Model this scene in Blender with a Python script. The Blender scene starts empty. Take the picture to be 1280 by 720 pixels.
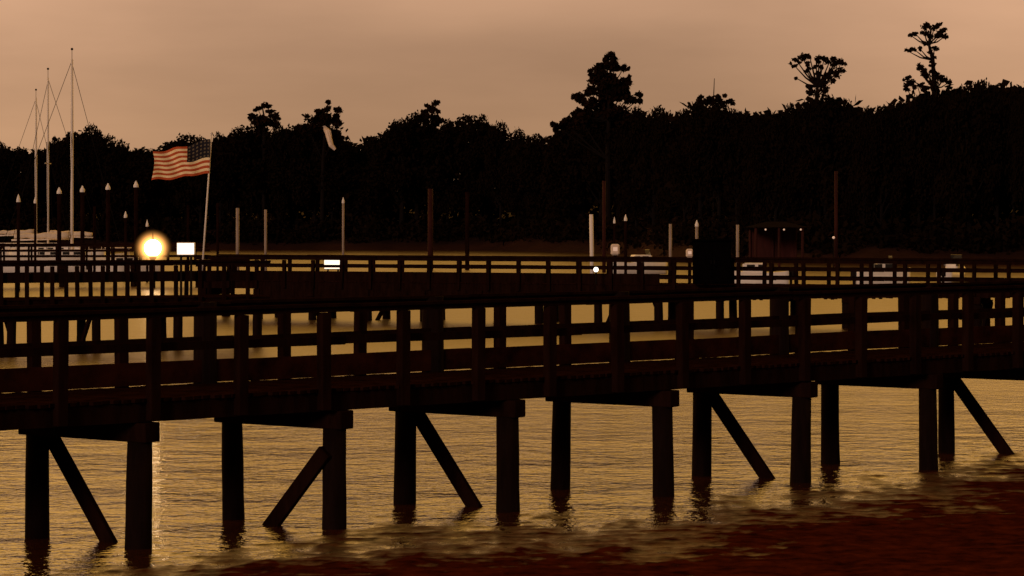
import bpy, bmesh, math, random
from mathutils import Vector, Matrix, noise
random.seed(7)
S = bpy.context.scene
COL = S.collection
R = math.radians
F, CX, YH, CZ = 3000.0, 640.0, 275.0, 4.14      # focal length and horizon of the 1280 wide photo, eye height

def at(px, Y, py=None, z=None):
    """real-world point at distance Y"""
    X = (px - CX) / F * Y
    if z is None:
        z = CZ - (py - YH) / F * Y
    return Vector((X, Y, z))

# ------------------------------------------------------------------ materials
def mat(name, col, rough=.8, var=.35, scale=4.0, stretch=(1, 1, 1), bump=.0, metal=0, spec=.3, coords='Object'):
    m = bpy.data.materials.new(name); m.use_nodes = True
    nt = m.node_tree; b = nt.nodes['Principled BSDF']
    tc = nt.nodes.new('ShaderNodeTexCoord'); mp = nt.nodes.new('ShaderNodeMapping')
    mp.inputs['Scale'].default_value = stretch
    nt.links.new(tc.outputs[coords], mp.inputs['Vector'])
    n = nt.nodes.new('ShaderNodeTexNoise'); n.inputs['Scale'].default_value = scale
    n.inputs['Detail'].default_value = 6; n.inputs['Roughness'].default_value = .65
    nt.links.new(mp.outputs['Vector'], n.inputs['Vector'])
    r = nt.nodes.new('ShaderNodeValToRGB')
    r.color_ramp.elements[0].position = .3; r.color_ramp.elements[1].position = .7
    r.color_ramp.elements[0].color = tuple(c * (1 - var) for c in col) + (1,)
    r.color_ramp.elements[1].color = tuple(min(1, c * (1 + var)) for c in col) + (1,)
    nt.links.new(n.outputs['Fac'], r.inputs['Fac'])
    nt.links.new(r.outputs['Color'], b.inputs['Base Color'])
    b.inputs['Roughness'].default_value = rough
    b.inputs['Metallic'].default_value = metal
    b.inputs['Specular IOR Level'].default_value = spec
    if bump:
        bp = nt.nodes.new('ShaderNodeBump'); bp.inputs['Distance'].default_value = bump
        bp.inputs['Strength'].default_value = 1
        nt.links.new(n.outputs['Fac'], bp.inputs['Height'])
        nt.links.new(bp.outputs['Normal'], b.inputs['Normal'])
    return m

def emit(name, col, strength):
    m = bpy.data.materials.new(name); m.use_nodes = True
    b = m.node_tree.nodes['Principled BSDF']
    b.inputs['Base Color'].default_value = (.8, .8, .8, 1)
    b.inputs['Emission Color'].default_value = tuple(col) + (1,)
    b.inputs['Emission Strength'].default_value = strength
    return m

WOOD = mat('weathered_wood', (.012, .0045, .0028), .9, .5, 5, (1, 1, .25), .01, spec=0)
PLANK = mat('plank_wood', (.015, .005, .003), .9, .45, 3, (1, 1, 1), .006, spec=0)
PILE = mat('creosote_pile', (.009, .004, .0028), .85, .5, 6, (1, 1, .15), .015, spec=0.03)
BARK = mat('bark', (.007, .004, .003), .95, .4, 3, (1, 1, .3), .05, spec=.1)
PALEBARK = mat('bleached_wood', (.75, .62, .5), .8, .15, 3, (1, 1, .3), .02)
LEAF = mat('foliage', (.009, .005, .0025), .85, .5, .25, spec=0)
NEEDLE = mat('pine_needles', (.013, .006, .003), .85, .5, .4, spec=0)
SOIL = mat('shore_soil', (.022, .007, .004), .95, .5, .15, bump=.2, spec=.1)
WHITE = mat('white_gelcoat', (.78, .74, .68), .35, .08, 1.2, spec=.5)
CANVAS = mat('sail_canvas', (.72, .62, .48), .9, .18, 3, bump=.02)
ALU = mat('mast_aluminium', (.80, .74, .68), .5, .12, 2, (1, 1, .2))
CAPW = mat('piling_cap', (.85, .82, .78), .5, .1, 6)
DARKM = mat('dark_metal', (.012, .009, .008), .7, .3, 6, spec=0)
PALEPOLE = mat('painted_pole', (.30, .24, .20), .6, .25, 3, (1, 1, .3))
REDWOOD = mat('red_stained_wood', (.035, .008, .006), .85, .4, 2, (1, 1, .2), .01, spec=.15)
LOWB = mat('worn_plank', (.022, .006, .003), .95, .75, 2.2, (1, 1, 1), .01, spec=0)
ROPE = mat('rope', (.3, .24, .16), .9, .2, 20)
STAIN = mat('locker_paint', (.002, .0014, .0012), .9, .4, 3, spec=0)
GLASSD = mat('dark_window', (.02, .02, .02), .1, .1, 3, spec=.6)
LAMPG = emit('lamp_globe', (1.0, .66, .34), 13)
LBOX = emit('lit_panel', (1.0, .80, .62), 1.6)
LSMALL = emit('small_light', (1.0, .88, .78), 2.2)
LDIM = emit('faint_light', (1.0, .55, .35), .30)

# ------------------------------------------------------------------ mesh builder
class MB:
    def __init__(s): s.b = bmesh.new()
    def box(s, c, size, rot=None, bevel=0):
        M = Matrix.Translation(c) @ (rot.to_4x4() if rot else Matrix.Identity(4)) @ Matrix.Diagonal((*size, 1))
        g = bmesh.ops.create_cube(s.b, size=1, matrix=M)
        if bevel:
            es = list({e for v in g['verts'] for e in v.link_edges})
            bmesh.ops.bevel(s.b, geom=es, offset=bevel, segments=1, affect='EDGES')
    def beam(s, a, b, w, h, up=Vector((0, 0, 1)), bevel=0):
        """box from a to b; h measured along 'up', w across"""
        a, b = Vector(a), Vector(b); d = (b - a); L = d.length; d.normalize()
        side = d.cross(up)
        if side.length < 1e-4: side = Vector((1, 0, 0))
        side.normalize(); u = side.cross(d)
        s.box((a + b) / 2, (L, w, h), Matrix((d, side, u)).transposed(), bevel)
    def tube(s, pts, rad, n=10, wob=0, cap=True):
        rings = []
        for i, p in enumerate(pts):
            p = Vector(p)
            d = (Vector(pts[min(i + 1, len(pts) - 1)]) - Vector(pts[max(i - 1, 0)])).normalized()
            x = d.cross(Vector((0, 1, .01))).normalized(); y = x.cross(d)
            r = rad[i] if isinstance(rad, (list, tuple)) else rad
            rings.append([s.b.verts.new(p + (x * math.cos(t) + y * math.sin(t)) * r * (1 + random.uniform(-wob, wob)))
                          for t in [2 * math.pi * k / n for k in range(n)]])
        for a, b in zip(rings, rings[1:]):
            for k in range(n):
                s.b.faces.new((a[k], a[(k + 1) % n], b[(k + 1) % n], b[k]))
        if cap:
            s.b.faces.new(rings[0]); s.b.faces.new(rings[-1])
    def ball(s, c, r, n=12, scale=(1, 1, 1)):
        bmesh.ops.create_uvsphere(s.b, u_segments=n * 2, v_segments=n, radius=r,
                                  matrix=Matrix.Translation(c) @ Matrix.Diagonal((*scale, 1)))
    def build(s, name, m, parent=None, smooth=False):
        bmesh.ops.recalc_face_normals(s.b, faces=s.b.faces[:])
        me = bpy.data.meshes.new(name); s.b.to_mesh(me); s.b.free()
        if smooth:
            for p in me.polygons: p.use_smooth = True
        me.materials.append(m)
        o = bpy.data.objects.new(name, me); COL.objects.link(o)
        if parent:
            o.parent = parent
            o.matrix_parent_inverse = Matrix.Translation(parent.location).inverted()
        return o

def tag(o, label=None, cat=None, group=None, kind=None):
    if label: o['label'] = label
    if cat: o['category'] = cat
    if group: o['group'] = group
    if kind: o['kind'] = kind
    return o

def thing(name, label, cat, loc=(0, 0, 0), group=None):
    o = bpy.data.objects.new(name, None); COL.objects.link(o); o.location = loc
    o.empty_display_size = .2
    return tag(o, label, cat, group)

# ------------------------------------------------------------------ camera
cam = bpy.data.cameras.new('camera'); co = bpy.data.objects.new('camera', cam); COL.objects.link(co)
co.location = (0, 0, CZ); co.rotation_euler = (R(90), 0, 0)
cam.sensor_width = 36; cam.lens = 36 * F / 1280; cam.shift_y = -(360 - YH) / 1280
cam.clip_end = 8000; cam.clip_start = .2
S.camera = co
S.view_settings.view_transform = 'Standard'; S.view_settings.look = 'None'
S.view_settings.exposure = 0; S.view_settings.gamma = 1

# ------------------------------------------------------------------ sky
w = bpy.data.worlds.new('World'); S.world = w; w.use_nodes = True
nt = w.node_tree; bg = nt.nodes['Background']
tc = nt.nodes.new('ShaderNodeTexCoord'); sp = nt.nodes.new('ShaderNodeSeparateXYZ')
nt.links.new(tc.outputs['Generated'], sp.inputs[0])
ramp = nt.nodes.new('ShaderNodeValToRGB'); cr = ramp.color_ramp
stops = [(0, (.40, .225, .118)), (.04, (.395, .222, .122)), (.07, (.44, .25, .145)), (.10, (.55, .315, .188)),
         (.16, (1.08, .58, .165)), (.28, (1.5, .74, .12)), (.48, (1.25, .60, .11)), (1, (.10, .05, .025))]
cr.elements[0].position = 0; cr.elements[0].color = (*stops[0][1], 1)
cr.elements[1].position = 1; cr.elements[1].color = (*stops[-1][1], 1)
for p, c in stops[1:-1]:
    e = cr.elements.new(p); e.color = (*c, 1)
nt.links.new(sp.outputs['Z'], ramp.inputs['Fac'])
# thin uneven cloud veil
mp = nt.nodes.new('ShaderNodeMapping'); mp.inputs['Scale'].default_value = (3, 3, 14)
nz = nt.nodes.new('ShaderNodeTexNoise'); nz.inputs['Scale'].default_value = 2.2; nz.inputs['Detail'].default_value = 5
nt.links.new(tc.outputs['Generated'], mp.inputs[0]); nt.links.new(mp.outputs[0], nz.inputs['Vector'])
mr = nt.nodes.new('ShaderNodeMapRange'); mr.inputs['From Min'].default_value = .3; mr.inputs['From Max'].default_value = .7
mr.inputs['To Min'].default_value = .90; mr.inputs['To Max'].default_value = 1.12
nt.links.new(nz.outputs['Fac'], mr.inputs['Value'])
# brighter western half, dark east behind the viewer
az = nt.nodes.new('ShaderNodeMapRange'); az.interpolation_type = 'SMOOTHSTEP'
az.inputs['From Min'].default_value = -.5; az.inputs['From Max'].default_value = .7
az.inputs['To Min'].default_value = .05; az.inputs['To Max'].default_value = 1
nt.links.new(sp.outputs['Y'], az.inputs['Value'])
m1 = nt.nodes.new('ShaderNodeMath'); m1.operation = 'MULTIPLY'
nt.links.new(mr.outputs[0], m1.inputs[0]); nt.links.new(az.outputs[0], m1.inputs[1])
ax = nt.nodes.new('ShaderNodeMath'); ax.operation = 'ABSOLUTE'; nt.links.new(sp.outputs['X'], ax.inputs[0])
ex = nt.nodes.new('ShaderNodeMapRange'); ex.interpolation_type = 'SMOOTHSTEP'
ex.inputs['From Min'].default_value = .06; ex.inputs['From Max'].default_value = .24; ex.inputs['To Min'].default_value = .97; ex.inputs['To Max'].default_value = 1.32
nt.links.new(ax.outputs[0], ex.inputs['Value'])
m2 = nt.nodes.new('ShaderNodeMath'); m2.operation = 'MULTIPLY'
nt.links.new(m1.outputs[0], m2.inputs[0]); nt.links.new(ex.outputs[0], m2.inputs[1]); m1 = m2
vm = nt.nodes.new('ShaderNodeVectorMath'); vm.operation = 'SCALE'
nt.links.new(ramp.outputs['Color'], vm.inputs[0]); nt.links.new(m1.outputs[0], vm.inputs['Scale'])
nt.links.new(vm.outputs[0], bg.inputs['Color']); bg.inputs['Strength'].default_value = 1

sun = bpy.data.lights.new('front_fill_sun', 'SUN'); so = bpy.data.objects.new('front_fill_sun', sun); COL.objects.link(so)  # added fill light from behind the camera, lifts pale masts and hulls
sun.energy = 1.15; sun.angle = R(12); sun.color = (1, .66, .50)
so.rotation_euler = (R(74), 0, R(-28))

# ------------------------------------------------------------------ water
def water():
    mb = MB()
    bmesh.ops.create_grid(mb.b, x_segments=2, y_segments=2, size=3000)
    m = bpy.data.materials.new('water'); m.use_nodes = True
    nt = m.node_tree; b = nt.nodes['Principled BSDF']
    b.inputs['Base Color'].default_value = (.040, .012, .004, 1)
    b.inputs['Roughness'].default_value = .13; b.inputs['IOR'].default_value = 1.333
    tc = nt.nodes.new('ShaderNodeTexCoord')
    sx = nt.nodes.new('ShaderNodeSeparateXYZ'); nt.links.new(tc.outputs['Object'], sx.inputs[0])
    rr = nt.nodes.new('ShaderNodeMapRange'); rr.inputs['From Min'].default_value = 36; rr.inputs['From Max'].default_value = 80
    rr.inputs['To Min'].default_value = .07; rr.inputs['To Max'].default_value = .33      # wind-roughened open water beyond the lee of the walkway
    nt.links.new(sx.outputs['Y'], rr.inputs['Value']); nt.links.new(rr.outputs[0], b.inputs['Roughness'])
    total = None
    for sc, st, amp, det in ((.3, (1, 1.5, 1), .10, 2), (1.9, (.95, 1.1, 1), .046, 3), (5, (.9, 1.1, 1), .022, 3), (14, (.9, 1.0, 1), .008, 2)):
        mp = nt.nodes.new('ShaderNodeMapping'); mp.inputs['Scale'].default_value = st
        mp.inputs['Rotation'].default_value = (0, 0, R(18 if sc < 1 else -12))
        n = nt.nodes.new('ShaderNodeTexNoise'); n.inputs['Scale'].default_value = sc; n.inputs['Detail'].default_value = det
        n.inputs['Distortion'].default_value = .3
        nt.links.new(tc.outputs['Object'], mp.inputs[0]); nt.links.new(mp.outputs[0], n.inputs['Vector'])
        mu = nt.nodes.new('ShaderNodeMath'); mu.operation = 'MULTIPLY'; mu.inputs[1].default_value = amp
        nt.links.new(n.outputs['Fac'], mu.inputs[0])
        if total is None: total = mu
        else:
            ad = nt.nodes.new('ShaderNodeMath'); nt.links.new(total.outputs[0], ad.inputs[0]); nt.links.new(mu.outputs[0], ad.inputs[1]); total = ad
    bp = nt.nodes.new('ShaderNodeBump'); bp.inputs['Distance'].default_value = 1; bp.inputs['Strength'].default_value = 1
    nt.links.new(total.outputs[0], bp.inputs['Height']); nt.links.new(bp.outputs['Normal'], b.inputs['Normal'])
    bp.inputs['Strength'].default_value = .85
    o = mb.build('water', m); tag(o, kind='structure')
water()

def mud_flat():
    B = [(-60, 12), (-14, 22), (-5.8, 27.4), (-4.2, 28.6), (-2.3, 32.0), (0, 32.8), (2.07, 32.9), (4.4, 36.8), (6.1, 38.0), (7.2, 40.0), (8.6, 42.4), (14, 47), (60, 75)]
    def yb(X):
        for (a, ya), (b, yb_) in zip(B, B[1:]):
            if X <= b: return ya + (yb_ - ya) * (X - a) / (b - a)
        return B[-1][1]
    mb = MB(); bm = mb.b; g = []
    xs = [-60, -40, -25, -16] + [-12 + i * .11 for i in range(290)] + [24, 32, 45, 60]
    ys = [-40, -10, 5, 15] + [20 + i * .16 for i in range(215)] + [60, 80]
    for X in xs:
        c = []
        for Y in ys:
            dd = yb(X) - Y
            z = .009 * dd if dd < 8 else .072 + .03 * (dd - 8)
            z += .020 * noise.noise(Vector((X * .8, Y * .55, 1))) + .016 * noise.noise(Vector((X * 2.0, Y * .9, 5))) + .016 * noise.noise(Vector((X * 6, Y * 2.6, 9)))
            z += .020 * noise.noise(Vector((X * 1.1, Y * 4.5, 19))) + .012 * noise.noise(Vector((X * 3.5, Y * 9, 29)))
            z = max(z, -.5)
            c.append(bm.verts.new((X, Y, z)))
        g.append(c)
    for a, b in zip(g, g[1:]):
        for j in range(len(ys) - 1): bm.faces.new((a[j], b[j], b[j + 1], a[j + 1]))
    m = mat('wet_mud', (.042, .0080, .0030), .8, .75, 3, bump=.03, spec=.0)
    nt = m.node_tree; b = nt.nodes['Principled BSDF']; b.inputs['IOR'].default_value = 1.33
    geo = nt.nodes.new('ShaderNodeNewGeometry'); sz = nt.nodes.new('ShaderNodeSeparateXYZ'); nt.links.new(geo.outputs['Position'], sz.inputs[0])
    n2 = nt.nodes.new('ShaderNodeTexNoise'); n2.inputs['Scale'].default_value = 3.6; n2.inputs['Detail'].default_value = 7; n2.inputs['Roughness'].default_value = .7
    nt.links.new(geo.outputs['Position'], n2.inputs['Vector'])
    h = nt.nodes.new('ShaderNodeMath'); h.operation = 'MULTIPLY_ADD'; h.inputs[1].default_value = .055
    nt.links.new(n2.outputs['Fac'], h.inputs[0]); nt.links.new(sz.outputs['Z'], h.inputs[2])
    for sock, a_, b_ in (('Roughness', .09, .75), ('Specular IOR Level', .5, .0)):      # wet film drying out up the flat
        q = nt.nodes.new('ShaderNodeMapRange'); q.inputs['From Min'].default_value = .022; q.inputs['From Max'].default_value = .060
        q.inputs['To Min'].default_value = a_; q.inputs['To Max'].default_value = b_
        nt.links.new(h.outputs[0], q.inputs['Value']); nt.links.new(q.outputs[0], b.inputs[sock])
    tag(mb.build('mud_flat', m, smooth=True), kind='structure')
mud_flat()

# ------------------------------------------------------------------ far shore
SH = [(-400, 336), (300, 336), (600, 330), (760, 300), (860, 262), (940, 236), (1100, 226), (1254, 222), (1700, 215)]
def shore(px):
    for (a, ya), (b, yb) in zip(SH, SH[1:]):
        if px <= b: return ya + (yb - ya) * max(0, (px - a)) / (b - a)
    return SH[-1][1]
def land_h(px, dy):
    h = .0 if dy <= 0 else min(1.0, dy * .35) + max(0, dy - 3) * .10
    h = min(h, 9.5) + (noise.noise(Vector((px * .01, dy * .05, 0))) * .5 if dy > 2 else 0)
    return h
def far_shore():
    mb = MB(); bm = mb.b
    rows = [-6, -1, 0, 2, 5, 10, 20, 40, 70, 110, 180, 300, 2500]
    grid = []
    cols = list(range(-2400, 3700, 50))
    for px in cols:
        c = []
        for j, dy in enumerate(rows):
            Y0 = shore(px) + noise.noise(Vector((px * .013, 3, 0))) * 5
            Y = Y0 + dy; X = (px - CX) / F * (Y0 if dy < 500 else Y)
            z = -1.5 if dy == -6 else (-.35 if dy == -1 else land_h(px, dy))
            c.append(bm.verts.new((X, Y, z)))
        grid.append(c)
    for a, b in zip(grid, grid[1:]):
        for j in range(len(rows) - 1):
            bm.faces.new((a[j], b[j], b[j + 1], a[j + 1]))
    tag(mb.build('far_shore', SOIL, smooth=True), kind='structure')
far_shore()

# ------------------------------------------------------------------ trees
def leafquad(bm, c, s, rnd):
    a = Vector((rnd.gauss(0, 1), rnd.gauss(0, 1), rnd.gauss(0, 1))).normalized()
    b = a.orthogonal().normalized(); t = rnd.uniform(0, 6.28)
    u = (Matrix.Rotation(t, 3, a) @ b); v = a.cross(u)
    u *= s * rnd.uniform(.6, 1.2); v *= s * rnd.uniform(.35, .8)
    vs = [bm.verts.new(c + q) for q in (-u - v * .3, -v, u * .9, u * .3 + v)]
    bm.faces.new(vs)
def lobe(bm, c, r, n, s, rnd, squash=.8, fill=.55):
    for i in range(n):
        d = Vector((rnd.gauss(0, 1), rnd.gauss(0, 1), rnd.gauss(0, 1))).normalized()
        k = rnd.uniform(fill, 1) if rnd.random() < .8 else rnd.uniform(.2, 1.15)
        k *= 1 + .25 * noise.noise(d * 2.5 + c)
        leafquad(bm, c + Vector((d.x * r * k, d.y * r * k, d.z * r * k * squash)), s, rnd)

def proto_tree(seed, kind='round'):
    """unit tree, 1 high x about .8 wide: returns (trunk mesh, crown mesh)"""
    rnd = random.Random(seed)
    t = MB(); c = MB()
    if kind == 'round':
        t.tube([(0, 0, -.03), (.01, 0, .2), (0, .01, .45), (.02, 0, .7)], [.028, .022, .016, .008], 7)
        nl = rnd.randint(9, 13)
        for i in range(nl):
            a = rnd.uniform(0, 6.28); h = rnd.uniform(.22, .86)
            wd = .27 * math.sin(math.pi * min(1, (h - .05) / .9)) ** .6
            r0 = rnd.uniform(.10, .17) * (1.1 - .35 * h)
            p = Vector((math.cos(a) * wd, math.sin(a) * wd, h))
            t.tube([(0, 0, h * .55), p * .6 + Vector((0, 0, h * .35)), p], [.010, .006, .003], 5)
            lobe(c.b, p, r0, 360, .020, rnd)
        lobe(c.b, Vector((rnd.uniform(-.04, .04), 0, .88)), .12, 420, .018, rnd)
        lobe(c.b, Vector((0, 0, .55)), .26, 900, .028, rnd, 1.2, .3)
    tm = bpy.data.meshes.new('trunk'); bmesh.ops.recalc_face_normals(t.b, faces=t.b.faces[:]); t.b.to_mesh(tm); tm.materials.append(BARK)
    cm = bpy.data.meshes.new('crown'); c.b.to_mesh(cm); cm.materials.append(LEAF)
    t.b.free(); c.b.free()
    return tm, cm
PROTO = [proto_tree(100 + i) for i in range(6)]

SKY = [(-120, 172), (0, 178), (45, 180), (62, 176), (80, 160), (95, 154), (112, 158), (132, 167), (150, 173), (168, 180), (190, 184),
       (205, 180), (222, 173), (238, 170), (255, 172), (272, 163), (290, 160), (306, 152), (345, 154), (365, 150),
       (385, 144), (402, 142), (424, 158), (438, 182), (452, 171), (470, 165), (490, 163), (507, 146), (522, 138), (548, 147), (566, 143),
       (582, 138), (602, 141), (620, 150), (640, 160), (662, 164), (688, 168), (706, 155), (722, 135), (745, 128), (790, 128), (815, 132), (850, 135),
       (885, 122), (920, 131), (950, 134), (985, 134), (1002, 122), (1030, 112), (1056, 120), (1085, 127), (1105, 132), (1130, 122),
       (1165, 108), (1182, 107), (1204, 101), (1230, 99), (1256, 106), (1290, 98), (1400, 92)]
def skyl(px):
    for (a, ya), (b, yb) in zip(SKY, SKY[1:]):
        if px <= b: return ya + (yb - ya) * (px - a) / (b - a)
    return SKY[-1][1]

def put_tree(px, topy, wpx, Y, label, group, k):
    z0 = land_h(px, Y - shore(px)) - .2
    base = at(px, Y, z=z0)
    H = (CZ - (topy - YH) / F * Y - z0) / .985
    W = wpx / F * Y / .72
    o = thing('broadleaf_tree', label, 'tree', base, group)
    o.rotation_euler = (0, 0, random.uniform(0, 6.28)); 
    tm, cm = PROTO[k % len(PROTO)]
    for nm, me in (('trunk', tm), ('crown', cm)):
        c = bpy.data.objects.new(nm, me); COL.objects.link(c); c.parent = o
        c.scale = (W, W, H)
    return o

px = -60; i = 0
TL = 'black broadleaf tree merged into the tree line on the far shore'
while px < 1345:
    y = skyl(px); Y = shore(px) + random.uniform(9, 15)
    lab, grp = TL, 'trees of the far tree line'
    put_tree(px, y + random.choice((-5, -3, -1, 1, 3, 6)), random.choice((46, 56, 66, 80, 96)), Y, lab, grp, i)
    px += random.uniform(17, 25); i += 1
# the wood behind, one mass
def back_wood():
    rnd = random.Random(5); mb = MB()
    for px in range(-1200, 2500, 13):
        for row in (24, 34):
            Y = shore(px) + row + rnd.uniform(-4, 4)
            inside = -100 < px < 1400
            top = (skyl(min(max(px, -110), 1390)) + rnd.uniform(7, 20))
            zt = CZ - (top - YH) / F * Y
            for h in (.16, .42, .68, .9):
                p = at(px + rnd.uniform(-10, 10), Y, z=zt * h)
                lobe(mb.b, p, rnd.uniform(2.6, 4.0) * (.8 if h > .8 else 1), 110 if inside else 40, .62 if inside else 1.1, rnd, .8, .3)
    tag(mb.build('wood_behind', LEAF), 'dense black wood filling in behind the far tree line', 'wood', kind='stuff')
back_wood()
def undergrowth():
    rnd = random.Random(9); mb = MB()
    for px in range(-1200, 2500, 9):
        Y = shore(px) + rnd.uniform(3, 9)
        lobe(mb.b, at(px, Y, z=rnd.uniform(.8, 3.6)), rnd.uniform(1.6, 3.0), 110, .42, rnd, .8, .3)
    tag(mb.build('bank_undergrowth', LEAF), 'dark low brush along the foot of the far tree line', 'brush', kind='stuff')
undergrowth()

def special(name, label, px, Y, trunk_pts, tr, tufts, seed, leaf=.45, m=NEEDLE, dens=45, limbs=True):
    """trunk_pts in photo pixels (x,y); tufts (x,y,rx px)"""
    rnd = random.Random(seed)
    z0 = land_h(px, Y - shore(px)) - .3
    root = thing(name, label, 'tree', at(px, Y, z=z0))
    t = MB(); s = Y / F
    pts = [at(trunk_pts[0][0], Y, z=z0)] + [at(a, Y + rnd.uniform(-.3, .3), b) for a, b in trunk_pts[1:]]
    n = len(pts)
    t.tube(pts, [tr * (1 - .72 * i / (n - 1)) for i in range(n)], 8, .08)
    c = MB()
    for (x, y, r) in tufts:
        p = at(x, Y + rnd.uniform(-.5, .5) * r * s, y)
        if limbs:
            q = min(pts, key=lambda v: (v - p).length + (3 if v.z > p.z - .2 else 0))
            mid = (p + q) / 2 + Vector((0, 0, -.2))
            t.tube([q, mid, p], [tr * .32, tr * .22, tr * .1], 5)
        for _ in range(4):
            rr = r * s * rnd.uniform(.35, .8)
            o_ = Vector((rnd.gauss(0, .5), rnd.gauss(0, .4), rnd.gauss(0, .33))) * r * s
            lobe(c.b, p + o_, rr, int(dens * .42 * (r * s) ** 1.6) + 9, leaf, rnd, rnd.uniform(.45, .9), .1)
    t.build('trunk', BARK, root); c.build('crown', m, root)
    return root

special('pine_tree', 'dense cone shaped pine standing highest in the middle of the tree line', 760, 306,
        [(760, 290), (760, 200), (761, 150), (762, 110), (764, 68)], .45,
        [(764, 68, 7), (758, 75, 6), (770, 78, 7), (750, 84, 8), (763, 86, 10), (778, 88, 8), (742, 92, 7), (756, 98, 12), (773, 99, 12), (786, 102, 7),
         (743, 104, 9), (760, 110, 14), (778, 111, 10), (737, 112, 6), (748, 118, 12), (768, 120, 15), (786, 120, 9), (727, 120, 8), (740, 128, 12),
         (757, 130, 16), (778, 131, 13), (795, 127, 7), (722, 124, 5), (735, 138, 10), (720, 142, 8), (750, 142, 14), (706, 154, 8), (695, 157, 6), (714, 160, 9), (732, 128, 6), (763, 140, 18), (740, 150, 14), (780, 146, 14), (728, 152, 9)], 21, .38, dens=95)
special('flat_topped_pine', 'round topped tree with sky showing through its ring of branches, right of centre', 1020, 246,
        [(1022, 280), (1022, 160), (1021, 118), (1022, 108)], .40,
        [(996, 76, 6), (1004, 73, 7), (1012, 70, 6), (1020, 76, 5), (1016, 84, 4), (1030, 74, 6), (1038, 75, 8), (1046, 80, 8), (1050, 88, 7), (1045, 96, 7), (1036, 94, 6),
         (1034, 102, 6), (1024, 104, 7), (1014, 108, 6), (992, 81, 4), (1008, 80, 4), (1012, 114, 7), (1030, 112, 9), (996, 98, 2.5), (1008, 88, 4), (1026, 84, 4), (1022, 92, 4), (1018, 100, 5), (1030, 94, 5), (1040, 84, 6), (1024, 72, 4), (1028, 106, 8)], 22, .19, dens=190)
special('tall_pine', 'tallest slender pine with separate ragged tufts near the right edge', 1165, 240,
        [(1166, 280), (1165, 160), (1168, 110), (1166, 75), (1161, 55), (1164, 36)], .34,
        [(1160, 32, 6), (1168, 34, 7), (1176, 37, 7), (1182, 45, 4), (1155, 40, 6), (1165, 44, 8), (1174, 46, 6), (1138, 44, 4), (1144, 42, 3.5), (1135, 64, 4), (1143, 62, 5), (1150, 61, 3),
         (1160, 56, 5), (1168, 60, 4), (1166, 72, 3), (1150, 84, 5), (1158, 88, 5), (1148, 86, 4), (1168, 90, 5), (1162, 94, 6), (1134, 98, 5), (1138, 104, 8), (1133, 110, 7), (1147, 108, 6), (1172, 98, 7), (1180, 99, 7), (1165, 66, 4), (1164, 80, 4),
         (1168, 106, 9), (1186, 103, 6), (1155, 112, 6)], 23, .19, dens=190)
special('small_pine', 'small tufted pine rising above the left part of the tree line', 328, 345,
        [(330, 290), (330, 170), (331, 150), (328, 134)], .3,
        [(322, 136, 5), (330, 132, 6), (338, 139, 4), (344, 146, 5), (317, 145, 6), (328, 146, 9), (335, 152, 9), (320, 154, 10), (345, 156, 9), (328, 160, 12)], 24, .36, dens=80)
LEAN = special('leaning_pine', 'ragged pine with a flat dense crown above one pale dead branch', 408, 341,
        [(402, 290), (404, 200), (407, 160), (410, 128)], .35,
        [(410, 128, 4), (410, 135, 5), (421, 137, 5), (397, 141, 7), (408, 145, 9), (420, 147, 7), (424, 153, 5), (402, 152, 9), (414, 155, 8), (392, 150, 9), (417, 172, 3), (398, 158, 10), (385, 160, 12), (404, 165, 7)], 25, .36, dens=80)
special('twin_top_pine', 'small pine poking above the rounded trees left of centre', 541, 345,
        [(540, 290), (540, 170), (540, 145), (543, 131)], .3,
        [(543, 130, 5), (538, 135, 5), (546, 139, 5), (533, 140, 7), (542, 146, 9), (530, 150, 9), (548, 152, 9), (538, 158, 12)], 26, .36, dens=80)
special('bare_topped_tree', 'low tree with one thin bare twig on top, right of the cone shaped pine', 890, 262,
        [(892, 280), (892, 160), (892, 122), (893, 98)], .12,
        [(886, 125, 8), (893, 124, 9), (902, 124, 7), (876, 126, 6), (912, 127, 6)], 27, .3, dens=90)
def dead_branch():
    t = MB()
    t.tube([at(406, 341, 160), at(410, 338, 165), at(412, 337.5, 174), at(414, 337, 182), at(419, 337, 187)], [.36, .44, .42, .34, .22], 8, .12)
    t.build('dead_branch', PALEBARK, LEAN)
dead_branch()

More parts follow.
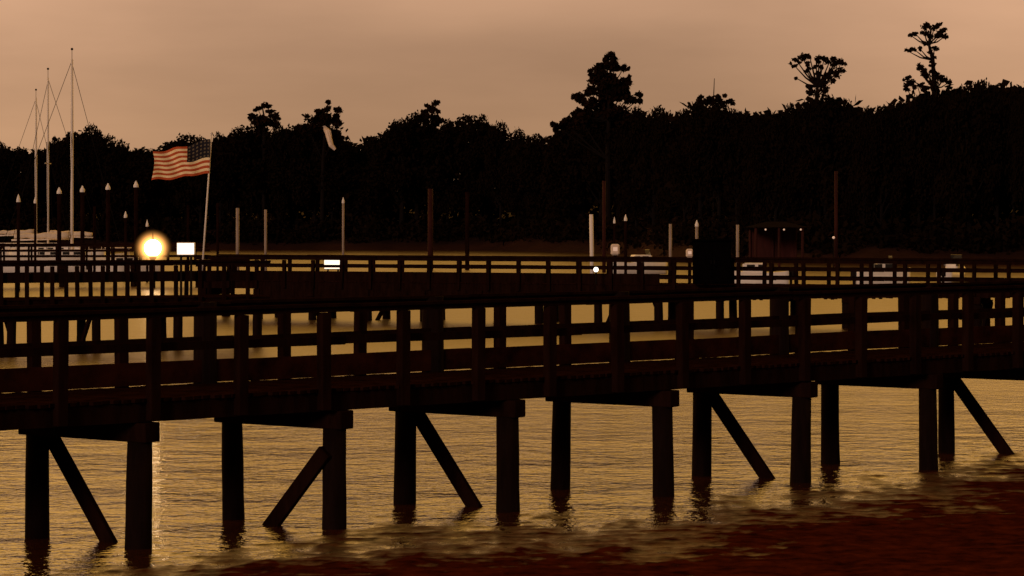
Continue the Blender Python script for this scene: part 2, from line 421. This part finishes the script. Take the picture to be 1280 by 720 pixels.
# ------------------------------------------------------------------ timber walkways
def walkway(name, label, O, d, v, zdeck, s0, s1, bents, pr, post_sp, post_off, post_w, rails=True,
            braces={}, wide=[], cap_h=.25, str_h=.25, railh=1.0, far_off=None, top_t=.14, back_rail=True, pile_n=14, skirt=None, kick=None, mid=(.61, .12), low=(.26, .12), low_far_only=False, mid_far=None):
    """O: point of the near pile row at s=0; d along; v near->far row vector"""
    root = thing(name, label, 'walkway', (O.x, O.y, 0))
    up = Vector((0, 0, 1)); vn = v.normalized()
    P = lambda s, f, z: Vector((O.x + d.x * s + v.x * f, O.y + d.y * s + v.y * f, z))
    ov = .22 / v.length
    zs = zdeck - .05 - str_h; zc = zs - cap_h
    for k, s in bents:
        for f in (0, 1):
            q = MB(); r = pr * random.uniform(.93, 1.07); lean = random.uniform(-.02, .02)
            zz = [-2.5, -.6, 0, .35, .8, zc + .004]
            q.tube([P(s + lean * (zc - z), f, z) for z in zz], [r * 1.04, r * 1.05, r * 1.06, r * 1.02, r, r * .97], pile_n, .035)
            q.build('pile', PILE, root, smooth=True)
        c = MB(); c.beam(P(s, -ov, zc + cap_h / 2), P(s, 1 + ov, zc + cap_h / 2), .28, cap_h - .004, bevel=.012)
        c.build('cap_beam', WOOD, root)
        for (f0, z0, f1, z1) in braces.get(k, ()):
            b = MB(); off = d * (pr + .045) * (1 if f0 > .5 else -1)
            b.beam(P(s, f0, z0) + off, P(s, f1, z1) + off, .09, .21, bevel=.01); b.build('brace', WOOD, root)
    L = s1 - s0
    for f in (-ov * .35, .5, 1 + ov * .35):
        q = MB(); s = s0
        while s < s1 - .01:
            e = min(s + 6, s1)
            q.beam(P(s, f, zs + str_h / 2 + random.uniform(-.006, .006)), P(e - .01, f, zs + str_h / 2), .09, str_h - .006)
            s = e
        q.build('stringer', WOOD, root)
    q = MB(); s = s0 + .07
    while s < s1:
        z = zdeck - .022 + random.uniform(-.004, .004); e0 = random.uniform(-.012, .012); e1 = random.uniform(-.012, .012)
        q.beam(P(s, -ov * .75 + e0, z), P(s, 1 + ov * .75 + e1, z), .138, .044)
        s += .147
    q.build('deck', PLANK, root)
    if skirt:
        q = MB(); s = s0 + skirt[2]; f = -ov * .35 - .06 / v.length
        while s < s1:
            q.beam(P(s + .07, f, skirt[0] + (skirt[1] - skirt[0]) * s / L + random.uniform(-.03, .03)), P(s + .07, f, zs + str_h - .01), .13, .035, up=v.normalized()); s += .1335
        q.build('wave_screen', WOOD, root)
    if kick:
        q = MB(); s = kick[0]
        while s < kick[1] - .01:
            e = min(s + 4, kick[1])
            q.beam(P(s, -ov * .35 - .04 / v.length, zdeck + .2), P(e - .01, -ov * .35 - .04 / v.length, zdeck + .2), .035, .40); s = e
        q.build('kick_board', WOOD, root)
    if rails:
        sides = [(-ov * .35 - .10 / v.length, post_off, -1)] + ([(1 + ov * .35 + .10 / v.length, post_off if far_off is None else far_off, 1)] if back_rail else [])
        for f, po, sg in sides:
            s = po
            while s < s1 - .1:
                if s > s0 + .1 and not (sg > 0 and any(abs(s - w_) < .5 for w_ in wide)):
                    q = MB(); ln = random.uniform(-.02, .02)
                    q.beam(P(s, f, zs + .02), P(s + ln, f, zdeck + railh - top_t - .002), post_w, post_w, up=d, bevel=.008)
                    q.build('rail_post', WOOD, root)
                s += post_sp
            if sg > 0:
                for s in wide:
                    q = MB(); q.tube([P(s, f, zs - .1), P(s, f, zdeck + .5), P(s, f, zdeck + railh + .03)], [.17, .165, .16], 12, .03)
                    q.build('rail_post', PILE, root)
            off = vn * (-sg) * 0
            q = MB(); s = s0
            while s < s1 - .01:
                e = min(s + 4.2, s1); dz = random.uniform(-.008, .008)
                q.beam(P(s, f, zdeck + railh - top_t / 2 + dz) , P(e - .012, f, zdeck + railh - top_t / 2 - dz), .055, top_t)
                q.beam(P(s, f, zdeck + railh + .022 + dz), P(e - .012, f, zdeck + railh + .022 - dz), .17, .04)
                s = e
            q.build('top_rail', WOOD, root)
            fo = P(0, f, 0) + vn * (-sg) * (post_w / 2 + .022) - P(0, 0, 0)
            q = MB(); s = s0; mz = mid_far if (mid_far and sg > 0) else mid[0]
            g = MB()
            while s < s1 - .01:
                e = min(s + 4.2, s1); dz = random.uniform(-.01, .01)
                q.beam(P(s, 0, zdeck + mz + dz) + fo, P(e - .012, 0, zdeck + mz - dz) + fo, .04, mid[1])
                if low: g.beam(P(s, 0, zdeck + low[0] + dz) + fo, P(e - .012, 0, zdeck + low[0] - dz) + fo, .04, low[1])
                s = e
            q.build('middle_rail', WOOD, root)
            if low and not (low_far_only and sg < 0):
                g.build('lower_rail', LOWB if low_far_only else WOOD, root)
    return root

th = math.atan((4300 - CX) / F)
d1 = Vector((math.sin(th), math.cos(th), 0))
O1 = Vector((-4.703, 30.32, 0))
v1 = Vector((-1.49, 1.0, 0))
bents = [(k, 3.0 * k) for k in range(-3, 15)]
fb = lambda: [(0.02, 1.42, 0, 0)]
br = {}
for k in (-2, 0, 2, 4, 6, 8, 11, 13): br[k] = [(1.0, 1.31, .10, -.75)]
for k in (-1, 1, 7): br[k] = [(-.03, 1.05, .86, -.75)]
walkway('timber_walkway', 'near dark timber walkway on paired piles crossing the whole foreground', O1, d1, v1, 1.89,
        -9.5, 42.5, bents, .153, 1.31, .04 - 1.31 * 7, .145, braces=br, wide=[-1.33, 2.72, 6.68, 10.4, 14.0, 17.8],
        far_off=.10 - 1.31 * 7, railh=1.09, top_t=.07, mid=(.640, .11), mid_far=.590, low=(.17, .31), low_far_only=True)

def walk2(name, label, pa, Ya, pb, Yb, width, zdeck, **kw):
    A = at(pa, Ya, z=0); B = at(pb, Yb, z=0); d = (B - A); L = d.length; d.normalize()
    v = Vector((-d.y, d.x, 0)) * width
    nb = max(2, int(L / kw.pop('bs', 3.6)) + 1)
    bents = [(k, .4 + k * (L - .8) / (nb - 1)) for k in range(nb)]
    br = {k: [(1.0, zdeck - .6, .05, -.3)] if k % 2 else [(0, zdeck - .6, .9, -.4)] for k in range(nb) if random.random() < .7}
    return walkway(name, label, A, d, v, zdeck, 0, L, bents, kw.pop('pr', .15), kw.pop('ps', 1.6), .3, kw.pop('pw', .12), braces=br,
                   far_off=kw.pop('fo', .75), pile_n=8, **kw), A, B, d
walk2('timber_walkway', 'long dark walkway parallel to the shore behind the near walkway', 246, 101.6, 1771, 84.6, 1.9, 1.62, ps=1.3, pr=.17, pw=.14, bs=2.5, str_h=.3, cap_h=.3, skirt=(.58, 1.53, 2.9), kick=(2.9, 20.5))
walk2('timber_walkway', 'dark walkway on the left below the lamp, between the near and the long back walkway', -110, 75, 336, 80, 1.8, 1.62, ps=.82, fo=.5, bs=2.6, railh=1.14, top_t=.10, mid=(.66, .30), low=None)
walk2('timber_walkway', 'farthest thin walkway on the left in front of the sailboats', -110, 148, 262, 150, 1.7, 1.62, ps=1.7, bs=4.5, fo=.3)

# ------------------------------------------------------------------ lamp
def lamp():
    LY = 146.2; b = at(191, LY, z=.0); zc = CZ - (310 - YH) / F * LY
    root = thing('dock_lamp', 'brightly glowing round lamp on a low piling left of the flagpole', 'lamp', b)
    q = MB(); q.tube([b + Vector((0, 0, -1.5)), b + Vector((0, 0, zc - .75))], [.17, .15], 10); q.build('piling', PILE, root, True)
    q = MB(); q.tube([b + Vector((0, 0, zc - .78)), b + Vector((0, 0, zc - .6)), b + Vector((0, 0, zc - .46))], [.10, .24, .2], 12); q.build('collar', DARKM, root)
    q = MB(); q.ball(b + Vector((0, 0, zc)), .52, 14); g = q.build('lamp_globe', LAMPG, root, True)
    q = MB(); q.ball(b + Vector((0, 0, zc)), 1.25, 24)  # added emissive volume standing in for lens bloom around the globe
    m = bpy.data.materials.new('lamp_bloom_glow'); m.use_nodes = True; nt = m.node_tree
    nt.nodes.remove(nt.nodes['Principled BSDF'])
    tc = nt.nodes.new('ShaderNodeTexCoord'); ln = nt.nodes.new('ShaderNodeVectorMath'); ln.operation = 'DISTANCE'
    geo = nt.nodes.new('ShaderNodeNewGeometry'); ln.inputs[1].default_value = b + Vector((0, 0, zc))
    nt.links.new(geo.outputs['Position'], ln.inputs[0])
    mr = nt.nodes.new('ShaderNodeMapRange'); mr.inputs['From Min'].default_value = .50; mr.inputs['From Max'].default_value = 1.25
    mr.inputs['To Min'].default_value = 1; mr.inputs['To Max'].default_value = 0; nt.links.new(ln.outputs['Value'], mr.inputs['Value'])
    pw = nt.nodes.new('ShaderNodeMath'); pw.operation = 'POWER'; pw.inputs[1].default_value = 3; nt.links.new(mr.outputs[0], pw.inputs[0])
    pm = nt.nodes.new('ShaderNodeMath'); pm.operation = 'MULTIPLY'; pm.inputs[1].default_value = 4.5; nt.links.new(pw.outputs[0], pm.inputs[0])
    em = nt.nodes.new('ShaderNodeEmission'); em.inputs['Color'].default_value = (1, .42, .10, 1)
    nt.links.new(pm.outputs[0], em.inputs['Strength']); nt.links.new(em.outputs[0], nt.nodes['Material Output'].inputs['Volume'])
    q.build('bloom_halo', m, root, True)
    q = MB(); q.tube([b + Vector((0, 0, zc + .45)), b + Vector((0, 0, zc + .7)), b + Vector((0, 0, zc + .95))], [.10, .05, .02], 8); q.build('finial', DARKM, root)
lamp()

# ------------------------------------------------------------------ flag
def flag():
    Y = 101.0
    base = at(252, Y, z=1.62)
    root = thing('flagpole', 'leaning pale flagpole right of the glowing lamp', 'flagpole', base)
    top = at(264.5, Y, 168)
    q = MB(); q.tube([base, base.lerp(top, .5), top], [.045, .038, .025], 8); q.build('pole', ALU, root, True)
    q = MB(); q.ball(top + Vector((0, 0, .05)), .06, 6); q.build('finial', ALU, root, True)
    q = MB(); bm = q.b
    nu, nv = 60, 26
    H = 1.42; W = 2.42
    uvs = {}
    grid = []
    t0 = at(263, Y - .06, 176)
    for i in range(nu + 1):
        row = []
        u = i / nu
        for j in range(nv + 1):
            t = j / nv
            x = -u * W + .10 * math.sin(t * 3) * u
            sag = -.62 * u ** 1.3 - .05 * math.sin(u * 7)
            hgt = H * (1 - .22 * u)
            z = sag - t * hgt + .10 * math.sin(u * 6.5 + .8) * (1 - .3 * t) + .05 * math.sin(u * 13 + t * 2) * min(1, u * 3) + .10 * u * (1 - t)
            y = (.20 * math.sin(u * 9.5 + t * 2.4) + .09 * math.sin(u * 19 + t * 5)) * min(1, u * 4)
            vtx = bm.verts.new(t0 + Vector((x, y, z)) + Vector((-.045 * t, 0, 0)))
            uvs[vtx] = (u, 1 - t); row.append(vtx)
        grid.append(row)
    uvl = bm.loops.layers.uv.new('UVMap')
    for i in range(nu):
        for j in range(nv):
            f = bm.faces.new((grid[i][j], grid[i + 1][j], grid[i + 1][j + 1], grid[i][j + 1]))
            for l in f.loops: l[uvl].uv = uvs[l.vert]
    m = bpy.data.materials.new('flag_cloth'); m.use_nodes = True
    nt = m.node_tree; b = nt.nodes['Principled BSDF']
    tc = nt.nodes.new('ShaderNodeTexCoord'); sp = nt.nodes.new('ShaderNodeSeparateXYZ'); nt.links.new(tc.outputs['UV'], sp.inputs[0])
    def math_(op, a, bb=None):
        n = nt.nodes.new('ShaderNodeMath'); n.operation = op
        for i_, val in enumerate((a, bb)):
            if val is None: continue
            if isinstance(val, (int, float)): n.inputs[i_].default_value = val
            else: nt.links.new(val, n.inputs[i_])
        return n.outputs[0]
    U, V = sp.outputs['X'], sp.outputs['Y']
    st = math_('MODULO', math_('FLOOR', math_('MULTIPLY', V, 13)), 2)       # 0 -> red stripes (top and bottom), 1 -> white
    mix = nt.nodes.new('ShaderNodeMix'); mix.data_type = 'RGBA'
    nt.links.new(st, mix.inputs['Factor']); mix.inputs['A'].default_value = (.46, .10, .05, 1); mix.inputs['B'].default_value = (.85, .80, .74, 1)
    can = math_('MULTIPLY', math_('LESS_THAN', U, .4), math_('GREATER_THAN', V, 6 / 13))
    # stars: staggered grid of dots
    cu = math_('MULTIPLY', U, 11 / .4 / 1.0 * .5 * 2 / 2); cv = math_('MULTIPLY', math_('SUBTRACT', V, 6 / 13), 9 / (7 / 13))
    fu = math_('SUBTRACT', math_('FRACT', math_('MULTIPLY', U, 6 / .4)), .5); fv = math_('SUBTRACT', math_('FRACT', math_('MULTIPLY', cv, 5 / 9)), .5)
    star = math_('LESS_THAN', math_('ADD', math_('MULTIPLY', fu, fu), math_('MULTIPLY', fv, fv)), .07)
    mix2 = nt.nodes.new('ShaderNodeMix'); mix2.data_type = 'RGBA'
    nt.links.new(star, mix2.inputs['Factor']); mix2.inputs['A'].default_value = (.010, .010, .026, 1); mix2.inputs['B'].default_value = (.12, .11, .11, 1)
    mix3 = nt.nodes.new('ShaderNodeMix'); mix3.data_type = 'RGBA'
    nt.links.new(can, mix3.inputs['Factor']); nt.links.new(mix.outputs['Result'], mix3.inputs['A']); nt.links.new(mix2.outputs['Result'], mix3.inputs['B'])
    nt.links.new(mix3.outputs['Result'], b.inputs['Base Color']); b.inputs['Roughness'].default_value = .85
    tr = nt.nodes.new('ShaderNodeBsdfTranslucent'); nt.links.new(mix3.outputs['Result'], tr.inputs['Color'])
    ms = nt.nodes.new('ShaderNodeMixShader'); ms.inputs[0].default_value = .5
    nt.links.new(b.outputs[0], ms.inputs[1]); nt.links.new(tr.outputs[0], ms.inputs[2])
    nt.links.new(ms.outputs[0], nt.nodes['Material Output'].inputs['Surface'])
    o = q.build('flag', m, None, True)
    tag(o, 'striped stars and stripes flag blowing left from the leaning pole', 'flag')
flag()

# ------------------------------------------------------------------ boats
def hull(mb, L, B, fb, draft=.35, sheer=.25):
    n = 16; rings = []
    for i in range(n + 1):
        t = i / n; x = (t - .5) * L
        wd = B / 2 * (1 - max(0, (t - .45) / .55) ** 2.2) * (.82 + .18 * min(1, t / .3)); wd = max(wd, .02)
        zt = fb + sheer * (2 * t - .8) ** 2
        rings.append([mb.b.verts.new(p) for p in ((x + .0, -wd, zt), (x, -wd * .9, .12), (x, -wd * .5, -draft * .8), (x, 0, -draft),
                                                  (x, wd * .5, -draft * .8), (x, wd * .9, .12), (x, wd, zt))])
    for a, b in zip(rings, rings[1:]):
        for k in range(6): mb.b.faces.new((a[k], a[k + 1], b[k + 1], b[k]))
        mb.b.faces.new((a[0], b[0], b[6], a[6]))
    mb.b.faces.new(rings[0]); mb.b.faces.new(rings[-1])

def finish(root, loc, rz):
    root.location = loc; root.rotation_euler = (0, 0, rz)

def sailboat(label, mast_px, Y, top_y, L, rz, mast_r=.10):
    root = thing('sailboat', label, 'sailboat', (0, 0, 0), 'sailboats moored on the left')
    H = CZ - (top_y - YH) / F * Y
    q = MB(); hull(q, L, L * .3, 1.35); q.build('hull', WHITE, root, True)
    q = MB(); q.box((-.3, 0, 1.62), (L * .45, L * .17, .62), bevel=.12); cab = q.build('cabin', WHITE, root)
    q = MB()
    for sx in (-1.4, -.5, .4, 1.2):
        q.box((sx, -L * .0855, 1.68), (.5, .02, .2)); q.box((sx, L * .0855, 1.68), (.5, .02, .2))
    q.build('cabin_windows', GLASSD, cab)
    q = MB(); q.tube([(.8, 0, 1.2), (.8, 0, H * .6), (.8, 0, H)], [mast_r, mast_r, mast_r * .7], 10); q.build('mast', ALU, root, True)
    q = MB(); q.tube([(.75, 0, 2.75), (-L * .38, 0, 2.65)], .06, 8); q.build('boom', ALU, root, True)
    q = MB(); n = 9
    q.tube([(.6 - i * (L * .38 + .4) / n, 0, 2.95 + .05 * math.sin(i * 2)) for i in range(n + 1)], [.30 - .016 * i for i in range(n + 1)], 10, .12)
    q.build('furled_sail', CANVAS, root, True)
    q = MB()
    for a, b in (((L * .48, 0, 1.5), (.8, 0, H - .3)), ((-L * .48, 0, 1.5), (.8, 0, H - .1)), ((.6, L * .14, 1.4), (.8, 0, H * .7)), ((.6, -L * .14, 1.4), (.8, 0, H * .7))):
        q.tube([a, b], .02, 5)
    q.build('rigging', DARKM, root)
    q = MB(); q.tube([(.8, -1.0, H * .55), (.8, 1.0, H * .55)], .035, 6); q.build('spreader', ALU, root)
    q = MB(); q.tube([(.8, 0, H), (.8, 0, H + .7)], .02, 5); q.ball((.8, 0, H + .75), .10, 5); q.build('masthead_vane', DARKM, root)
    q = MB()
    for k in range(7):
        x = -L * .42 + k * L * .13
        q.tube([(x, -L * .13, 1.3), (x, -L * .13, 1.95)], .018, 5); q.tube([(x, L * .13, 1.3), (x, L * .13, 1.95)], .018, 5)
    q.tube([(-L * .42, -L * .13, 1.95), (L * .36, -L * .13, 1.95)], .012, 5); q.tube([(-L * .42, L * .13, 1.95), (L * .36, L * .13, 1.95)], .012, 5)
    q.build('guard_rail', ALU, root)
    p = at(mast_px, Y, z=0); c, s = math.cos(rz), math.sin(rz)
    finish(root, (p.x - .8 * c, p.y - .8 * s, 0), rz)
sailboat('white sailboat with the tallest mast, nearest of the three, right', 90, 178, 74, 9.5, R(8), .115)
sailboat('white sailboat with the middle mast of the three', 60, 205, 97, 8.5, R(176), .10)
sailboat('white sailboat with the leftmost and shortest mast', 45, 228, 122, 8.5, R(12), .115)

def motorboat(label, px, Y, L, rz, canopy=True, hullm=WHITE):
    root = thing('motorboat', label, 'motorboat', (0, 0, 0), 'motorboats moored behind the long back walkway')
    q = MB(); hull(q, L, L * .34, .85, .3, .2); q.build('hull', hullm, root, True)
    q = MB(); q.box((.1, 0, 1.15), (L * .32, L * .22, .62), bevel=.1); c = q.build('cabin', hullm, root)
    q = MB()
    for sg in (-1, 1):
        for sx in (-.45, .25): q.box((sx, sg * (L * .11 + .005), 1.24), (.5, .02, .24))
    q.build('cabin_windows', GLASSD, c)
    q = MB(); q.beam((L * .17, 0, 1.3), (L * .13, 0, 1.85), L * .2, .03, up=Vector((1, 0, 0))); q.build('windshield', GLASSD, root)
    if canopy:
        q = MB(); q.box((-.6, 0, 2.1), (L * .36, L * .24, .07), bevel=.02); q.build('canopy', CANVAS, root)
        q = MB()
        for x in (-.6 - L * .15, -.6 + L * .15):
            for y in (-L * .1, L * .1): q.tube([(x, y, .8), (x, y, 2.08)], .02, 5)
        q.build('canopy_frame', ALU, root)
    q = MB(); q.box((-L * .5 - .15, 0, .75), (.35, .3, .5), bevel=.05); q.box((-L * .5 - .12, 0, .2), (.16, .12, .9)); q.build('outboard_motor', DARKM, root)
    p = at(px, Y, z=0); finish(root, (p.x, p.y, 0), rz)
motorboat('small white motorboat just right of the tall dark locker', 944, 150, 4.2, R(172), False)
motorboat('white motorboat with a canopy behind the right part of the long walkway', 1104, 152, 3.6, R(10), False)
motorboat('small white motorboat glimpsed through the rails near the right edge', 1192, 158, 3.8, R(60), False)
motorboat('white motorboat left of the glowing lamp', 158, 176, 5.2, R(5), True)
motorboat('low white motorboat right of the bright thin pole', 800, 185, 4.6, R(20), False)

# ------------------------------------------------------------------ mooring poles
def piling(px, Y, top, r, m, label, cap=None, group='mooring poles', lean=0):
    b = at(px, Y, z=-1.5)
    root = thing('mooring_pole', label, 'mooring pole', (b.x, b.y, 0), group)
    zt = CZ - (top - YH) / F * Y
    q = MB(); q.tube([(b.x, b.y, -1.5), (b.x + lean * .5, b.y, zt * .5), (b.x + lean, b.y, zt)], [r * 1.08, r, r * .95], 10, .04)
    q.build('pole', m, root, True)
    if cap:
        q = MB(); q.tube([(b.x + lean, b.y, zt - .12), (b.x + lean, b.y, zt + .02), (b.x + lean, b.y, zt + .34)], [r * 1.2, r * 1.2, r * .15], 12)
        q.build('cap', cap, root)
G4 = 'four brown poles with white caps on the left'
for px, tp, lb in ((74, 240, 'brown mooring pole with white cap between the masts of the two right sailboats'),
                   (103, 238, 'brown mooring pole with white cap just right of the tallest mast'),
                   (135, 235, 'brown mooring pole with white cap, second from the right of the four'),
                   (170, 232, 'brown mooring pole with white cap above the lamp, rightmost and highest of the four')):
    piling(px, 168, tp, .15, WOOD, lb, CAPW, G4)
for px, Y, tp, r, m, cap, lb in (
    (44, 172, 252, .09, WOOD, CAPW, 'low pole with white top at the foot of the leftmost mast'),
    (118, 172, 258, .10, WOOD, None, 'dim brown pole without cap between the second and third white capped poles'),
    (157, 166, 270, .10, WOOD, CAPW, 'short pole with white top just left of the lamp'),
    (184, 160, 281, .08, WOOD, CAPW, 'short pole with white top directly over the lamp'),
    (235, 190, 256, .11, WOOD, None, 'dim brown pole behind the glowing white box'),
    (272, 190, 254, .10, WOOD, None, 'dim thin pole just right of the flagpole'),
    (297, 190, 260, .14, PALEPOLE, None, 'thick pale pole second to the right of the flagpole'),
    (332, 185, 262, .11, PALEPOLE, None, 'bright slender pale pole, third to the right of the flagpole'),
    (429, 185, 252, .09, PALEPOLE, CAPW, 'slender pale pole above the glowing box on the long walkway'),
    (538, 200, 236, .22, REDWOOD, None, 'tall thick reddish pole left of centre'),
    (584, 200, 240, .17, WOOD, None, 'tall brown pole right of the thick reddish pole'),
    (755, 190, 226, .14, REDWOOD, None, 'tallest dim reddish pole just right of the bright pale pole'),
    (768, 170, 277, .07, WOOD, CAPW, 'short pole with a white tip, right of the tallest dim pole'),
    (782, 170, 274, .10, WOOD, CAPW, 'short pole with a wide white cap, second right of the tallest dim pole'),
    (838, 170, 280, .11, PALEPOLE, None, 'short pale pole midway between the centre and the dark locker'),
    (871, 170, 281, .11, PALEPOLE, CAPW, 'short pale pole at the left side of the dark locker'),
    (922, 170, 281, .11, PALEPOLE, None, 'short pale pole at the right side of the dark locker'),
    (1045, 215, 214, .16, REDWOOD, None, 'tall dim reddish pole alone in front of the right hand trees')):
    piling(px, Y, tp, r, m, lb, cap)
piling(740.5, 150, 268, .13, ALU, 'brightest pale pole, slightly leaning, right of centre', None, lean=-.08)
piling(23, 140, 250, .10, WOOD, 'brown pole with a white top at the extreme left edge beside the sailboats', CAPW)

# ------------------------------------------------------------------ dock furniture
def lightbox(label, px, Y, y0, y1, wpx, z_base, name='light_box'):
    s = Y / F; c = at(px, Y, (y0 + y1) / 2); w_ = wpx * s; h = (y1 - y0) * s
    root = thing(name, label, 'light box', (c.x, c.y, z_base))
    q = MB(); q.box((c.x, c.y + .12, c.z), (w_ + .05, .2, h + .05), bevel=.02); q.build('case', WHITE, root)
    q = MB(); q.box((c.x, c.y + .01, c.z), (w_, .03, h), bevel=.008); q.build('lit_panel', LBOX, root)
    if c.z - h / 2 - z_base > .08:
        for sx in (-.3, .3):
            q = MB(); q.box((c.x + sx * w_, c.y + .12, (z_base + c.z - h / 2 - .025) / 2), (.07, .07, c.z - h / 2 - .025 - z_base)); q.build('leg', DARKM, root)
lightbox('glowing white box standing above the rails just right of the lamp', 232, 78.4, 304, 318, 21, 1.62)
lightbox('glowing white box between the rails of the long back walkway, left of centre', 416, 101.2, 325, 336, 21, 1.62)

def small_light(label, px, Y, y, m, zb, r=.11):
    c = at(px, Y, y); root = thing('post_light', label, 'small light', (c.x, c.y, zb), 'small lights along the docks')
    q = MB(); q.tube([(c.x, c.y, zb), (c.x, c.y, c.z - r * .7)], [.04, .035], 8); q.build('post', DARKM, root)
    q = MB(); q.ball(c, r, 8); q.build('lamp_globe', m, root, True)
small_light('small bright white light on the long walkway, right of centre', 745, 94.5, 337, LSMALL, 1.62, .10)
small_light('tiny light on the far bank right of the dark boathouse', 1042, 205, 297, LDIM, .0, .12)

def pedestal(label, px, Y, y0, y1, wpx):
    s = Y / F; c = at(px, Y, (y0 + y1) / 2); w_ = wpx * s; h = (y1 - y0) * s; zb = 1.62
    root = thing('dock_pedestal', label, 'dock pedestal', (c.x, c.y, zb), 'pale utility pedestals on the docks')
    q = MB(); q.box((c.x, c.y, (zb + c.z - h / 2) / 2), (.12, .12, c.z - h / 2 - zb)); q.build('stand', WOOD, root)
    q = MB(); q.box(c, (w_, .3, h), bevel=.06); q.build('housing', PALEBARK, root)
    q = MB(); q.box(c + Vector((0, -.16, .02)), (w_ * .5, .03, h * .35), bevel=.01); q.build('socket_panel', LDIM, root)
pedestal('pale rounded pedestal right of the brightest pale pole', 769, 96, 305, 319, 11)
pedestal('pale pedestal touching the left side of the dark locker', 862, 95, 311, 322, 9)

def locker():
    Y = 92.6; zb = 1.62; c = at(891, Y, z=zb); s = Y / F
    root = thing('dock_locker', 'tall black storage locker standing on the long walkway, right of centre', 'locker', c)
    W, H, D = 1.42, 1.62, .8
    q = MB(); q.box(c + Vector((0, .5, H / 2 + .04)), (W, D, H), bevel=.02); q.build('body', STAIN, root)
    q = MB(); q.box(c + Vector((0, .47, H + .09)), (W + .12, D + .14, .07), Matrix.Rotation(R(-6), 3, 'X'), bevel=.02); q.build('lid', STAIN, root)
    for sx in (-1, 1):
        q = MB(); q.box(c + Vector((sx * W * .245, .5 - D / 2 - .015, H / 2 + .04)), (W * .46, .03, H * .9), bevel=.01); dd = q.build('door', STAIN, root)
        q = MB(); q.box(c + Vector((sx * .06, .5 - D / 2 - .045, H * .55)), (.025, .03, .14)); q.build('handle', DARKM, dd)
locker()

def boathouse():
    Y = 208; root = thing('boathouse', 'dim open sided boathouse with three tiny lights, right of the dark locker', 'boathouse', at(974, Y, z=0))
    x0, x1 = at(942, Y, z=0).x, at(1006, Y, z=0).x; zt = 3.5
    for x in (x0 + .2, (x0 + x1) / 2, x1 - .2):
        for y in (Y, Y + 5):
            q = MB(); q.tube([(x, y, -1), (x, y, zt)], .12, 8); q.build('post', REDWOOD, root)
    q = MB(); q.box(((x0 + x1) / 2, Y + 5.1, 2.0), (x1 - x0 - .5, .06, 2.9)); q.build('wall', REDWOOD, root)
    q = MB(); bm = q.b; xm = (x0 + x1) / 2; e = .3
    b = [bm.verts.new(p) for p in ((x0 - e, Y - e, zt), (x1 + e, Y - e, zt), (x1 + e, Y + 5 + e, zt), (x0 - e, Y + 5 + e, zt))]
    t = [bm.verts.new(p) for p in ((xm - .8, Y + 2.5, zt + .5), (xm + .8, Y + 2.5, zt + .5))]
    for f in ((b[0], b[1], t[1], t[0]), (b[1], b[2], t[1]), (b[2], b[3], t[0], t[1]), (b[3], b[0], t[0]), (b[3], b[2], b[1], b[0])): bm.faces.new(f)
    q.build('roof', DARKM, root)
    for px in (957, 980, 1001):
        q = MB(); q.ball(at(px, Y - .35, 287), .09, 6); q.build('lantern', LDIM, root, True)
boathouse()

S.render.resolution_x = 1024; S.render.resolution_y = 576
